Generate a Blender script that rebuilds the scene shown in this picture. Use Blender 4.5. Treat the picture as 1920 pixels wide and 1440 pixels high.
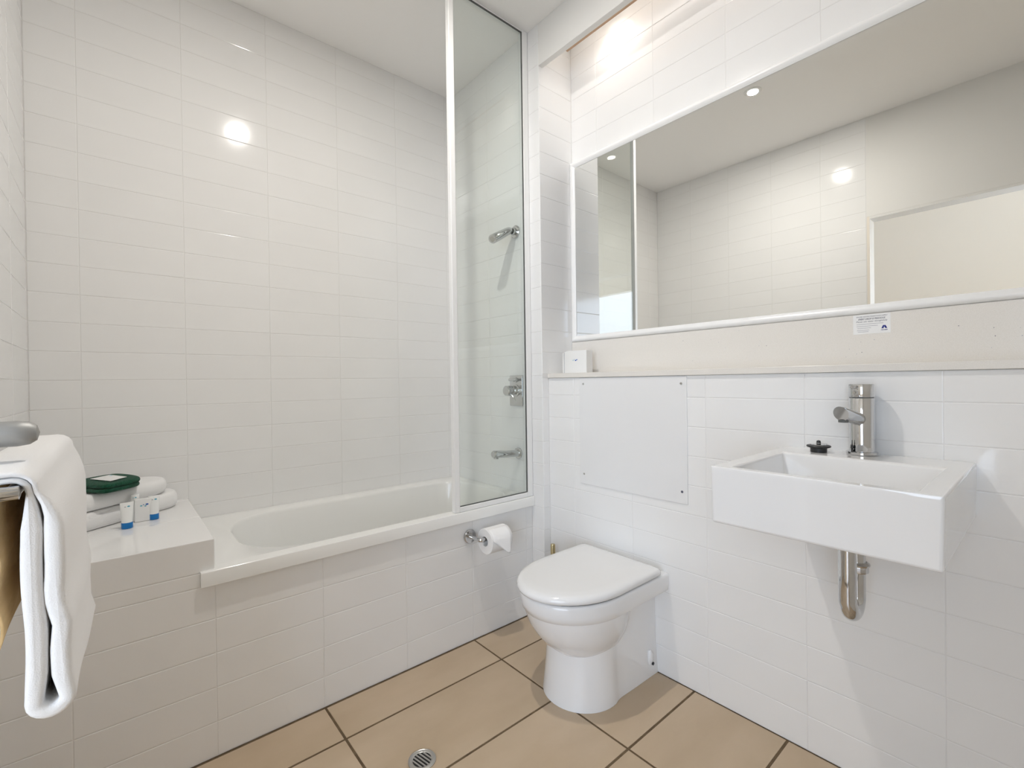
import bpy, bmesh, math, random
from mathutils import Matrix, Vector
random.seed(7)
PI = math.pi
scene = bpy.context.scene
COL = scene.collection
for _o in list(bpy.data.objects):
    bpy.data.objects.remove(_o, do_unlink=True)

# ------------------------------------------------------------------ camera
cam_d = bpy.data.cameras.new('camera')
cam_d.sensor_width = 36.0
cam_d.lens = 872.233 / 1920 * 36.0
cam_d.clip_start = 0.02
cam = bpy.data.objects.new('camera', cam_d)
COL.objects.link(cam)
_R = ((0.76159656, -0.64790981, -0.0135481),      # right
      (-0.01397248, 0.00448404, -0.99989233),     # down
      (0.6479008, 0.76170386, -0.00563788))       # forward
r, d, f = (Vector(v) for v in _R)
cam.matrix_world = Matrix(((r.x, -d.x, -f.x, 0.0), (r.y, -d.y, -f.y, 0.0),
                           (r.z, -d.z, -f.z, 1.06), (0, 0, 0, 1)))
scene.camera = cam

# ------------------------------------------------------------------ world, exposure
world = bpy.data.worlds.new('daylight')
scene.world = world
world.use_nodes = True
wb = world.node_tree.nodes['Background']
wb.inputs['Color'].default_value = (0.75, 0.875, 1.06, 1)
wb.inputs['Strength'].default_value = 5.2

vs = scene.view_settings
vs.view_transform = 'Standard'
vs.look = 'None'
vs.gamma = 1.0
vs.use_curve_mapping = False
vs.exposure = 0.27
DOWNLIGHT_W = 12.0
STRIP_EMIT = 2.2
try:
    scene.cycles.use_denoising = True
    scene.cycles.max_bounces = 10
    scene.cycles.diffuse_bounces = 6
    scene.cycles.glossy_bounces = 5
    scene.cycles.use_adaptive_sampling = True
    scene.cycles.adaptive_threshold = 0.07
    scene.cycles.adaptive_min_samples = 12
    scene.cycles.transparent_max_bounces = 12
    scene.cycles.sample_clamp_indirect = 6.0
    scene.cycles.caustics_reflective = False
    scene.cycles.caustics_refractive = False
except Exception:
    pass

# ------------------------------------------------------------------ room measures
XL, XA, XB, XM = -0.22, 1.442, 1.482, 1.654     # left, shower end, boxed-out basin wall, mirror wall
YR, YN, YF, YB = -0.55, 1.487, 1.564, 2.198     # rear, niche side, bath front, back wall
ZC = 2.64
ZRIM = 0.537
ZSTEP = 0.623
DY0, DY1, DZ = -0.40, 0.757, 2.035               # doorway in the left wall, widened out of view for daylight
XSTEP = 0.207

# ------------------------------------------------------------------ materials
def mat(name, col, rough=0.5, metal=0.0, spec=0.5, noise=None, bump=None, emit=None, coat=0.0, sheen=0.0):
    m = bpy.data.materials.new(name)
    m.use_nodes = True
    nt = m.node_tree
    b = nt.nodes['Principled BSDF']
    b.inputs['Base Color'].default_value = (*col, 1)
    b.inputs['Roughness'].default_value = rough
    b.inputs['Metallic'].default_value = metal
    b.inputs['Specular IOR Level'].default_value = spec
    b.inputs['Coat Weight'].default_value = coat
    b.inputs['Sheen Weight'].default_value = sheen
    if emit:
        b.inputs['Emission Color'].default_value = (*emit[0], 1)
        b.inputs['Emission Strength'].default_value = emit[1]
    tc = None
    if noise or bump:
        tc = nt.nodes.new('ShaderNodeTexCoord')
    if noise:                                   # (scale, colour2, detail, per object variation)
        n = nt.nodes.new('ShaderNodeTexNoise')
        n.inputs['Scale'].default_value = noise[0]
        n.inputs['Detail'].default_value = noise[2]
        mp = nt.nodes.new('ShaderNodeMapping')
        nt.links.new(tc.outputs['Object'], mp.inputs['Vector'])
        if len(noise) > 3 and noise[3]:
            oi = nt.nodes.new('ShaderNodeObjectInfo')
            mul = nt.nodes.new('ShaderNodeMath')
            mul.operation = 'MULTIPLY'
            mul.inputs[1].default_value = 37.0
            nt.links.new(oi.outputs['Random'], mul.inputs[0])
            nt.links.new(mul.outputs[0], mp.inputs['Location'])
        if len(noise) > 4:
            mp.inputs['Scale'].default_value = noise[4]
        nt.links.new(mp.outputs['Vector'], n.inputs['Vector'])
        cr = nt.nodes.new('ShaderNodeValToRGB')
        cr.color_ramp.elements[0].position = 0.36
        cr.color_ramp.elements[1].position = 0.64
        cr.color_ramp.elements[0].color = (*col, 1)
        cr.color_ramp.elements[1].color = (*noise[1], 1)
        nt.links.new(n.outputs['Fac'], cr.inputs['Fac'])
        nt.links.new(cr.outputs['Color'], b.inputs['Base Color'])
    if bump:                                    # (scale, strength, distance)
        n2 = nt.nodes.new('ShaderNodeTexNoise')
        n2.inputs['Scale'].default_value = bump[0]
        n2.inputs['Detail'].default_value = 4
        nt.links.new(tc.outputs['Object'], n2.inputs['Vector'])
        bp = nt.nodes.new('ShaderNodeBump')
        bp.inputs['Strength'].default_value = bump[1]
        bp.inputs['Distance'].default_value = bump[2]
        nt.links.new(n2.outputs['Fac'], bp.inputs['Height'])
        nt.links.new(bp.outputs['Normal'], b.inputs['Normal'])
    return m

M = {}
M['tile'] = mat('glazed_white_tile', (0.845, 0.842, 0.834), 0.09, noise=(3.0, (0.83, 0.827, 0.819), 2.0, True))
M['grout'] = mat('pale_grout', (0.77, 0.76, 0.745), 0.8)
M['floor_tile'] = mat('beige_floor_tile', (0.485, 0.372, 0.252), 0.33,
                      noise=(3.2, (0.55, 0.43, 0.302), 6.0, True, (1.0, 2.2, 1.0)), bump=(60, 0.05, 0.002))
M['floor_grout'] = mat('brown_floor_grout', (0.115, 0.075, 0.04), 0.9, noise=(30, (0.16, 0.11, 0.06), 3.0))
M['paint'] = mat('white_paint', (0.77, 0.76, 0.735), 0.55, bump=(220, 0.04, 0.001))
M['ceil'] = mat('ceiling_paint', (0.92, 0.91, 0.895), 0.7)
M['stone'] = mat('cream_composite_stone', (0.78, 0.75, 0.705), 0.22, noise=(420, (0.745, 0.715, 0.665), 2.0))
M['acrylic'] = mat('white_acrylic', (0.84, 0.84, 0.82), 0.12)
M['ceramic'] = mat('white_vitreous_china', (0.83, 0.83, 0.83), 0.06, coat=0.3)
M['plastic'] = mat('white_plastic', (0.80, 0.80, 0.80), 0.12)
M['frame'] = mat('white_powder_coat', (0.86, 0.86, 0.85), 0.28)
M['chrome'] = mat('polished_chrome', (0.62, 0.625, 0.63), 0.05, metal=1.0)
M['peg'] = mat('dull_grey_metal', (0.36, 0.36, 0.35), 0.5, metal=0.6)
M['satin'] = mat('satin_metal', (0.55, 0.54, 0.52), 0.32, metal=1.0)
M['brass'] = mat('brass_tinted_metal', (0.62, 0.52, 0.30), 0.2, metal=1.0)
M['dark'] = mat('dark_gap', (0.02, 0.02, 0.02), 0.8)
M['seal'] = mat('grey_seal_and_seat_shade', (0.10, 0.105, 0.10), 0.6)
M['rubber'] = mat('black_rubber', (0.025, 0.025, 0.025), 0.45)
M['timber'] = mat('raw_timber_edge', (0.62, 0.42, 0.28), 0.6, noise=(9, (0.52, 0.33, 0.2), 3, False, (8, 0.5, 8)))
M['terry'] = mat('white_terry', (0.86, 0.855, 0.85), 0.95, spec=0.1, bump=(650, 0.3, 0.002), sheen=0.25)
M['shaded_terry'] = mat('warm_shaded_towel', (0.72, 0.52, 0.27), 0.95, spec=0.1, noise=(14, (0.60, 0.41, 0.20), 3, False, (1, .5, 3)), bump=(26, 0.6, 0.01))  # inner side of the white towel, warm shade put into the colour
M['green_terry'] = mat('dark_green_terry', (0.006, 0.055, 0.028), 0.95, spec=0.1, noise=(160, (0.012, 0.10, 0.055), 4.0), bump=(420, 0.9, 0.004), sheen=0.15)
M['paper'] = mat('white_tissue', (0.88, 0.875, 0.87), 0.9, spec=0.1, bump=(300, 0.15, 0.001))
M['card'] = mat('white_card', (0.84, 0.84, 0.83), 0.5)
M['tube'] = mat('white_tube_plastic', (0.86, 0.87, 0.86), 0.25)
M['blue'] = mat('blue_cap', (0.0, 0.17, 0.50), 0.3)
M['logo_blue'] = mat('blue_print', (0.02, 0.11, 0.42), 0.5)
M['logo_teal'] = mat('teal_print', (0.10, 0.42, 0.55), 0.5)
M['navy'] = mat('navy_print', (0.008, 0.02, 0.22), 0.5)
M['ink'] = mat('grey_print', (0.10, 0.10, 0.14), 0.6)
M['ink_light'] = mat('pale_print', (0.42, 0.42, 0.46), 0.6)
M['door'] = mat('greige_wall_paint', (0.80, 0.74, 0.65), 0.6)
M['mirror'] = mat('mirror_silver', (0.93, 0.94, 0.925), 0.0, metal=1.0)
M['lamp'] = mat('lamp_lens', (1, 1, 1), 0.4, emit=((1.0, 0.95, 0.88), 30.0))
M['strip'] = mat('strip_tube', (1, 1, 1), 0.4, emit=((1.0, 0.945, 0.89), STRIP_EMIT))

def glass_mat():
    m = bpy.data.materials.new('clear_safety_glass')
    m.use_nodes = True
    nt = m.node_tree
    nt.nodes.clear()
    out = nt.nodes.new('ShaderNodeOutputMaterial')
    tr = nt.nodes.new('ShaderNodeBsdfTransparent')
    tr.inputs['Color'].default_value = (0.962, 0.982, 0.970, 1)
    gl = nt.nodes.new('ShaderNodeBsdfGlossy')
    gl.inputs['Roughness'].default_value = 0.0
    fr = nt.nodes.new('ShaderNodeFresnel')
    fr.inputs['IOR'].default_value = 1.52
    mx = nt.nodes.new('ShaderNodeMixShader')
    geo = nt.nodes.new('ShaderNodeNewGeometry')          # the far face of the pane reflects like the near one
    ior = nt.nodes.new('ShaderNodeMix')
    ior.data_type = 'FLOAT'
    ior.inputs[2].default_value = 1.52
    ior.inputs[3].default_value = 1 / 1.52
    nt.links.new(geo.outputs['Backfacing'], ior.inputs[0])
    nt.links.new(ior.outputs[0], fr.inputs['IOR'])
    nt.links.new(fr.outputs[0], mx.inputs[0])
    nt.links.new(tr.outputs[0], mx.inputs[1])
    nt.links.new(gl.outputs[0], mx.inputs[2])
    nt.links.new(mx.outputs[0], out.inputs['Surface'])
    return m
M['glass'] = glass_mat()

# ------------------------------------------------------------------ helpers
def link(name, me, parent=None):
    o = bpy.data.objects.new(name, me)
    COL.objects.link(o)
    if parent is not None:
        o.parent = parent
        o.matrix_parent_inverse = Matrix.Translation(-Vector(parent.location))
    return o

def fin(name, bm, m, parent=None, smooth=None, bevel=None):
    """turn a bmesh (world coordinates) into ONE mesh object"""
    bmesh.ops.recalc_face_normals(bm, faces=bm.faces[:])
    me = bpy.data.meshes.new(name)
    bm.to_mesh(me)
    bm.free()
    me.materials.append(M[m] if isinstance(m, str) else m)
    if smooth is not None:
        me.polygons.foreach_set('use_smooth', [True] * len(me.polygons))
        if smooth < 179:
            me.set_sharp_from_angle(angle=math.radians(smooth))
    o = link(name, me, parent)
    if bevel:
        b = o.modifiers.new('soft_edge', 'BEVEL')
        b.width = bevel[0]
        b.segments = bevel[1]
        b.limit_method = 'ANGLE'
        b.angle_limit = math.radians(40)
        me.polygons.foreach_set('use_smooth', [True] * len(me.polygons))
        me.set_sharp_from_angle(angle=math.radians(50))
    return o

def thing(name, label, cat, loc=(0, 0, 0), group=None):
    e = bpy.data.objects.new(name, None)
    e.empty_display_size = 0.05
    COL.objects.link(e)
    e.location = loc
    return tag(e, label, cat, group)

def tag(o, label, cat, group=None):
    o['label'] = label
    o['category'] = cat
    if group:
        o['group'] = group
    return o

def struct(o, label=None):
    o['kind'] = 'structure'
    if label:
        o['label'] = label
    return o

def box(bm, a, b):
    x0, x1 = sorted((a[0], b[0])); y0, y1 = sorted((a[1], b[1])); z0, z1 = sorted((a[2], b[2]))
    v = [bm.verts.new(p) for p in ((x0, y0, z0), (x1, y0, z0), (x1, y1, z0), (x0, y1, z0),
                                   (x0, y0, z1), (x1, y0, z1), (x1, y1, z1), (x0, y1, z1))]
    for q in ((0, 3, 2, 1), (4, 5, 6, 7), (0, 1, 5, 4), (1, 2, 6, 5), (2, 3, 7, 6), (3, 0, 4, 7)):
        bm.faces.new([v[i] for i in q])
    return v

def boxobj(name, a, b, m, parent=None, bevel=None):
    bm = bmesh.new()
    box(bm, a, b)
    return fin(name, bm, m, parent, bevel=bevel)

def frame_of(axis):
    w = Vector(axis).normalized()
    u = Vector((0, 0, 1)) if abs(w.z) < 0.9 else Vector((1, 0, 0))
    u = (u - w * u.dot(w)).normalized()
    return u, w.cross(u), w

def lathe(bm, prof, origin=(0, 0, 0), axis=(0, 0, 1), n=32, sx=1.0, sy=1.0):
    """prof: (radius, height) pairs; radius 0 closes the end"""
    u, v, w = frame_of(axis)
    o = Vector(origin)
    rings = []
    for rr, h in prof:
        if rr < 1e-7:
            rings.append([bm.verts.new(o + w * h)])
        else:
            rings.append([bm.verts.new(o + w * h + (u * math.cos(2 * PI * i / n) * sx + v * math.sin(2 * PI * i / n) * sy) * rr)
                          for i in range(n)])
    for A, B in zip(rings, rings[1:]):
        for i in range(n):
            j = (i + 1) % n
            if len(A) == 1 and len(B) == 1:
                continue
            if len(A) == 1:
                bm.faces.new((A[0], B[i], B[j]))
            elif len(B) == 1:
                bm.faces.new((A[i], A[j], B[0]))
            else:
                bm.faces.new((A[i], A[j], B[j], B[i]))
    return bm

def latheobj(name, prof, m, parent=None, origin=(0, 0, 0), axis=(0, 0, 1), n=32, smooth=35, **k):
    bm = bmesh.new()
    lathe(bm, prof, origin, axis, n, **k)
    return fin(name, bm, m, parent, smooth=smooth)

def tube(bm, pts, rad, n=20, cap=True, flat=1.0):
    pts = [Vector(p) for p in pts]
    rads = rad if isinstance(rad, (list, tuple)) else [rad] * len(pts)
    rings = []
    up = None
    for i, p in enumerate(pts):
        t = (pts[min(i + 1, len(pts) - 1)] - pts[max(i - 1, 0)]).normalized()
        if up is None:
            u, v, _ = frame_of(t)
        else:
            u = (up - t * up.dot(t)).normalized()
            v = t.cross(u)
        up = u
        rings.append([bm.verts.new(p + (u * math.cos(2 * PI * k / n) * flat + v * math.sin(2 * PI * k / n)) * rads[i]) for k in range(n)])
    for A, B in zip(rings, rings[1:]):
        for i in range(n):
            bm.faces.new((A[i], A[(i + 1) % n], B[(i + 1) % n], B[i]))
    if cap:
        bm.faces.new(rings[0][::-1])
        bm.faces.new(rings[-1])
    return bm

def tubeobj(name, pts, rad, m, parent=None, n=20, smooth=40, flat=1.0):
    bm = bmesh.new()
    tube(bm, pts, rad, n, flat=flat)
    return fin(name, bm, m, parent, smooth=smooth)

def arc(c, u, v, rad, a0, a1, n):
    c, u, v = Vector(c), Vector(u), Vector(v)
    return [c + u * rad * math.cos(a0 + (a1 - a0) * i / n) + v * rad * math.sin(a0 + (a1 - a0) * i / n) for i in range(n + 1)]

def loft(bm, rings, close_first=True, close_last=True):
    R = [[bm.verts.new(p) for p in ring] for ring in rings]
    n = len(R[0])
    for A, B in zip(R, R[1:]):
        for i in range(n):
            bm.faces.new((A[i], A[(i + 1) % n], B[(i + 1) % n], B[i]))
    if close_first:
        bm.faces.new(R[0][::-1])
    if close_last:
        bm.faces.new(R[-1])
    return R

# ------------------------------------------------------------------ tiles as real pieces
_tile_cache = {}
def tile_mesh(w, h, chamfer, depth, nrm, m):
    """tile in its wall plane: centre of the front face at the origin; nrm = 'x-','x+','y-','z+'"""
    key = (round(w, 4), round(h, 4), nrm, m)
    if key in _tile_cache:
        return _tile_cache[key]
    def P(a, b, c):                 # a along the width axis, b along the height axis, c out of the face
        if nrm == 'x-': return (-c, -a, b)
        if nrm == 'x+': return (c, a, b)
        if nrm == 'y-': return (a, -c, b)
        return (a, b, c)            # z+
    hw, hh = w / 2, h / 2
    ch, dp = chamfer
    vs_ = []
    for (ex, ey, c) in ((hw, hh, -depth), (hw, hh, -dp), (hw - ch * .35, hh - ch * .35, -dp * .3), (hw - ch, hh - ch, 0)):
        for sx, sy in ((-1, -1), (1, -1), (1, 1), (-1, 1)):
            vs_.append(P(sx * ex, sy * ey, c))
    fs = []
    for k in range(3):
        for i in range(4):
            j = (i + 1) % 4
            fs.append((k * 4 + i, k * 4 + j, (k + 1) * 4 + j, (k + 1) * 4 + i))
    fs.append((12, 13, 14, 15))
    me = bpy.data.meshes.new('tile')
    me.from_pydata(vs_, [], fs)
    me.materials.append(M[m])
    me.update()
    _tile_cache[key] = me
    return me

def lay_tiles(parent, nrm, plane, ulines, vlines, skip=None, m='tile', gap=0.0016, chamfer=(0.0018, 0.0008), depth=0.004, tilt=0.0009):
    """one object for every tile between consecutive joint lines. skip: list of (u0,u1,v0,v1) covered areas"""
    for u0, u1 in zip(ulines, ulines[1:]):
        for v0, v1 in zip(vlines, vlines[1:]):
            w, h = u1 - u0 - gap, v1 - v0 - gap
            if w < 0.012 or h < 0.012:
                continue
            uc, vc = (u0 + u1) / 2, (v0 + v1) / 2
            if skip and any(a - 1e-4 <= u0 and u1 <= b + 1e-4 and c - 1e-4 <= v0 and v1 <= dd + 1e-4 for a, b, c, dd in skip):
                continue
            o = bpy.data.objects.new('tile', tile_mesh(w, h, chamfer, depth, nrm, m))
            COL.objects.link(o)
            if nrm[0] == 'x':
                o.location = (plane, uc, vc)
                o.rotation_euler = (0, random.uniform(-tilt, tilt), random.uniform(-tilt, tilt) * .5)
            elif nrm[0] == 'y':
                o.location = (uc, plane, vc)
                o.rotation_euler = (random.uniform(-tilt, tilt), 0, random.uniform(-tilt, tilt) * .5)
            else:
                o.location = (uc, vc, plane)
                o.rotation_euler = (random.uniform(-tilt, tilt) * .4, random.uniform(-tilt, tilt) * .4, 0)
            o.parent = parent

def lines(start, pitch, lo, hi):
    L = [lo]
    k = math.floor((lo - start) / pitch)
    while start + k * pitch < hi:
        x = start + k * pitch
        if lo + 0.004 < x < hi - 0.004:
            L.append(x)
        k += 1
    L.append(hi)
    return L

GR = 0.0009          # how far the grout lies behind the tile faces

# ================================================================== THE SETTING
# floor
fl = struct(boxobj('floor', (XL - .1, YR - .1, -0.06), (1.75, YF + .02, -0.0016), 'floor_grout'))
lay_tiles(fl, 'z+', 0.0, lines(0.507, 0.599, XL, 1.482), lines(0.518, 0.2885, YR, YF - 0.004), m='floor_tile',
          gap=0.0075, chamfer=(0.0012, 0.0008), depth=0.005, tilt=0.0006)
# ceiling
struct(boxobj('ceiling', (XL - .1, YR - .1, ZC), (1.75, 2.32, ZC + .1), 'ceil'))
# back wall over the bath
wbk = struct(boxobj('wall_back', (XL - .1, YB + GR, 0), (1.75, YB + .12, ZC), 'grout'))
lay_tiles(wbk, 'y-', YB, lines(0.207, 0.2995, XL, XA), lines(0, 0.0985, 0.50, ZC),
          skip=[(XL, XSTEP, 0, ZSTEP)])
# shower end wall and the nib beside the niche
wsh = struct(boxobj('wall_shower', (XA + GR, YN + .001, 0), (1.75, YB + .12, ZC), 'grout'))
lay_tiles(wsh, 'x-', XA, lines(1.564, 0.2995, YN, YB), lines(0, 0.0985, 0, ZC), skip=[(YF - .01, YB, 0, 0.5)])
# niche side wall (faces the camera)
wni = struct(boxobj('wall_niche', (XA + .001, YN + GR, 0), (1.75, YN + .01, ZC), 'grout'))
wni_top = lines(0, 0.099, 1.092, ZC)
lay_tiles(wni, 'y-', YN, [XA, XM], wni_top)
lay_tiles(wni, 'y-', YN, [XA, XB], lines(0, 0.0985, 0, 1.072))
# mirror wall (upper right)
wmi = struct(boxobj('wall_mirror', (XM + GR, YR - .1, 1.0), (XM + .1, YN + .02, ZC), 'grout'))
lay_tiles(wmi, 'x-', XM, lines(0.176, 0.2905, YR, YN), lines(0, 0.099, 2.06, ZC))
lay_tiles(wmi, 'x-', XM, [YR, -0.405, -0.1145, 0.0165], lines(0, 0.099, 1.24, 2.06))
# boxed-out basin wall (lower right)
wba = struct(boxobj('wall_basin', (XB + GR, YR - .1, 0), (XM + .1, YN + .004, 1.072), 'grout'))
lay_tiles(wba, 'x-', XB, lines(0.176, 0.2905, YR, YN), lines(0, 0.0997, 0, 1.072))
# left wall with the doorway to the next room
wle = struct(boxobj('wall_left', (XL - .1, DY1, 0), (XL - GR, YB + .1, ZC), 'grout'))
lay_tiles(wle, 'x+', XL, lines(YB, 0.2995, DY1 + .002, YB), lines(0, 0.0985, 0, ZC))
wll = struct(boxobj('wall_left_lintel', (XL - .1, YR - .1, DZ), (XL, DY1, ZC), 'paint'))
struct(boxobj('wall_left_end', (XL - .1, YR - .1, 0), (XL, DY0, DZ), 'paint'))
struct(boxobj('wall_rear', (XL - .1, YR - .1, 0), (1.75, YR, ZC), 'paint'))
# the next room: cream wall opposite the doorway, its unseen part laid out to let in daylight
bm = bmesh.new()                                       # wall with an unseen tall window, added to light the basin wall
for q0, q1 in (((-2.5, -0.03, 0), (-2.4, 2.3, 2.9)), ((-2.5, -2.7, 0), (-2.4, -2.60, 2.9)),
               ((-2.5, -2.60, 0), (-2.4, -0.03, .25)), ((-2.5, -2.60, 2.35), (-2.4, -0.03, 2.9))):
    box(bm, q0, q1)
struct(fin('wall_bedroom', bm, 'door'))
struct(boxobj('wall_bedroom_side', (-2.4, -2.8, 0), (XL - .1, -2.7, 2.9), 'door'))
struct(boxobj('wall_bedroom_near', (XL - .1, -2.8, 0), (XL, YR - .1, 2.9), 'door'))
struct(boxobj('wall_bedroom_end', (-2.4, 2.2, 0), (XL - .1, 2.3, 2.9), 'door'))
struct(boxobj('ceiling_bedroom', (-2.5, -2.8, 2.9), (XL, 2.3, 3.0), 'ceil'))
struct(boxobj('floor_bedroom', (-2.5, -2.8, -0.06), (XL - .1, 2.3, -0.002), 'floor_tile'))
# tiled bath front
wbf = struct(boxobj('wall_bath_front', (XL, YF + GR, 0), (XA + .02, YF + .012, 0.4925), 'grout'))
lay_tiles(wbf, 'y-', YF, lines(0.207, 0.2995, XL, XA), lines(0, 0.0985, 0, 0.4925))
# tiled shelf at the foot of the bath
wst = struct(boxobj('wall_step', (XL, YF + GR, 0.4925), (XSTEP - GR, YB - .001, ZSTEP - GR), 'grout'))
lay_tiles(wst, 'y-', YF, [XL, -0.0925, XSTEP], [0.4925, 0.5325, ZSTEP])
lay_tiles(wst, 'z+', ZSTEP, [XL, -0.0925, XSTEP], [YF, 1.863, 2.162, YB])
lay_tiles(wst, 'x+', XSTEP, [YF, 1.863, 2.162, YB], [ZRIM, ZSTEP])
# bulkhead over the mirror with its raw inner edge
bk = struct(boxobj('trim_1', (XA, YR, 2.455), (XA + .026, YN, ZC), 'paint', bevel=(.0015, 2)))
boxobj('timber_edge', (XA + .026, YR, 2.462), (XA + .044, 1.352, 2.52), 'timber', bk)

# painted door lining
lin = struct(boxobj('door_1', (XL - .102, DY1 - .014, 0), (XL - .001, DY1, DZ), 'door'))
boxobj('lining_head', (XL - .102, DY0, DZ - .014), (XL - .001, DY1 - .014, DZ), 'paint', lin)
boxobj('lining_side', (XL - .102, DY0, 0), (XL - .001, DY0 + .014, DZ - .014), 'door', lin)

# ================================================================== BATH
bt = thing('bathtub', 'white built-in bathtub behind the tiled bath front', 'bathtub', (0.8, 1.88, 0.0))
bm = bmesh.new()
def rrect(x0, x1, y0, y1, rl, rr_, z, n=10):
    pts = []
    for cx, cy, a0, rad in ((x1 - rr_, y0 + rr_, -PI / 2, rr_), (x1 - rr_, y1 - rr_, 0, rr_), (x0 + rl, y1 - rl, PI / 2, rl), (x0 + rl, y0 + rl, PI, rl)):
        for i in range(n + 1):
            a = a0 + PI / 2 * i / n
            pts.append((cx + rad * math.cos(a), cy + rad * math.sin(a), z))
    return pts
X0, X1, Y0, Y1 = XSTEP + .001, XA - .001, YF + .014, YB - .002
rings = [rrect(X0, X1, Y0, Y1, .002, .002, ZRIM - .05),
         rrect(X0, X1, Y0, Y1, .002, .002, ZRIM),
         rrect(.300, 1.395, 1.598, 2.125, .20, .16, ZRIM),
         rrect(.306, 1.390, 1.603, 2.120, .195, .155, ZRIM - .003),
         rrect(.311, 1.386, 1.607, 2.116, .19, .15, ZRIM - .012),
         rrect(.345, 1.372, 1.622, 2.100, .18, .14, ZRIM - .12),
         rrect(.415, 1.355, 1.640, 2.082, .17, .13, ZRIM - .28),
         rrect(.470, 1.330, 1.665, 2.058, .15, .11, ZRIM - .355),
         rrect(.540, 1.280, 1.710, 2.015, .12, .09, ZRIM - .375)]
loft(bm, rings, close_first=False)
fin('tub_shell', bm, 'acrylic', bt, smooth=50)
bm = bmesh.new()
lip = [(YF - .0150, .4945), (YF - .0165, .496), (YF - .0165, .5345), (YF - .0157, .5362), (YF - .0140, ZRIM + .0004),
       (YF + .03, ZRIM + .0004), (YF + .03, .520), (YF - .010, .4945)]
loft(bm, [[(x, y, z) for y, z in lip] for x in (.172, 1.4405)])
fin('front_lip', bm, 'acrylic', bt, smooth=35)
latheobj('waste', [(0, 0), (.030, 0), (.032, .003), (.030, .005), (.012, .006), (0, .004)], 'chrome', bt, (1.20, 1.86, ZRIM - .3745))

# ================================================================== SHOWER SCREEN
ss = thing('shower_screen', 'narrow clear glass shower screen in a white frame on the bath rim', 'shower screen', (1.23, YF, ZRIM))
FY0, FY1 = YF - .010, YF + .014
boxobj('glass_pane', (1.040, YF - .0005, .556), (1.412, YF + .0045, 2.633), 'glass', ss)
boxobj('frame_post', (1.018, FY0, ZRIM + .001), (1.042, FY1, ZC - .001), 'frame', ss, bevel=(.003, 3))
boxobj('wall_jamb', (1.4085, FY0, ZRIM + .001), (1.4405, FY1, ZC - .001), 'frame', ss, bevel=(.003, 3))
boxobj('bottom_rail', (1.042, FY0, ZRIM + .001), (1.4085, FY1, .559), 'frame', ss, bevel=(.003, 3))
boxobj('top_rail', (1.042, FY0 + .004, 2.629), (1.4085, FY1, ZC - .001), 'frame', ss, bevel=(.002, 2))
for nm, a, b in (('seal_strip', (1.0425, FY0 + .002, .559), (1.408, FY0 + .007, .5625)), ('seal_strip', (1.4045, FY0 + .002, .5625), (1.4085, FY0 + .007, 2.626)),
                 ('seal_strip', (1.0425, FY0 + .002, 2.6245), (1.408, FY0 + .007, 2.629))):
    boxobj(nm, a, b, 'seal', ss)

# ================================================================== SHOWER FITTINGS
sh = thing('shower_rose', 'chrome shower head angled down high on the shower wall', 'shower head', (XA, 1.653, 1.76))
latheobj('wall_flange', [(0, 0), (.030, 0), (.030, .006), (.026, .010), (.017, .011), (.016, .026), (.0, .026)], 'chrome', sh, (XA, 1.653, 1.762), (-1, 0, 0))
latheobj('ball_joint', [(0, 0)] + [(.013 * math.sin(PI * k / 10), .013 - .013 * math.cos(PI * k / 10)) for k in range(1, 10)] + [(0, .026)], 'rubber', sh, (XA - .022, 1.653, 1.762), (-1, 0, 0), 24)
bm = bmesh.new()
A = Vector((XA - .040, 1.653, 1.762)); B = Vector((1.300, 1.653, 1.702))
ax = (B - A).normalized(); L = (B - A).length
lathe(bm, [(0, -.006), (.016, -.006), (.024, .004), (.0255, .02), (.0275, L * .55), (.029, L - .02), (.028, L - .003), (.022, L), (0, L - .004)], A, ax, 32, sx=.72, sy=1.0)
fin('head', bm, 'chrome', sh, smooth=40)
latheobj('spray_face', [(0, 0), (.019, 0), (.019, .002), (0, .003)], 'satin', sh, B + ax * -.003, ax, 24, sx=.72)

sm = thing('shower_mixer', 'chrome rectangular shower mixer plate with round lever knob', 'mixer tap', (XA, 1.66, 1.016))
boxobj('plate', (XA - .007, 1.614, .944), (XA, 1.706, 1.088), 'chrome', sm, bevel=(.004, 3))
k = latheobj('knob', [(0, .004), (.028, .004), (.028, .012), (.0225, .014), (.0225, .030), (.0215, .031), (.0235, .034), (.0235, .066), (.021, .069), (0, .069)], 'chrome', sm, (XA, 1.660, 1.017), (-1, 0, 0))
tubeobj('lever', [(XA - .05, 1.660, 1.017), (XA - .05, 1.628, .985), (XA - .05, 1.618, .972)], [.005, .0045, .004], 'chrome', k, 12)
dv = latheobj('diverter', [(0, .005), (.012, .005), (.012, .012), (.008, .013), (.008, .026), (0, .027)], 'chrome', sm, (XA, 1.660, 1.067), (-1, 0, 0), 24)
tubeobj('diverter_pin', [(XA - .024, 1.634, 1.068), (XA - .024, 1.686, 1.068)], .0065, 'chrome', dv, 14)

sp = thing('bath_spout', 'chrome bath spout projecting low over the bathtub rim', 'spout', (XA, 1.652, .722))
latheobj('wall_flange', [(0, 0), (.026, 0), (.026, .006), (.022, .009), (0, .009)], 'chrome', sp, (XA, 1.652, .722), (-1, 0, 0))
tubeobj('spout_pipe', [(XA - .006, 1.652, .722), (1.36, 1.652, .7255), (1.31, 1.652, .731), (1.292, 1.652, .732), (1.287, 1.652, .732)], [.016, .0165, .0172, .0172, .014], 'chrome', sp, 28)
latheobj('outlet', [(0, 0), (.011, 0), (.011, .006), (0, .006)], 'satin', sp, (1.304, 1.652, .710), (0, 0, 1), 20)

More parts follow.
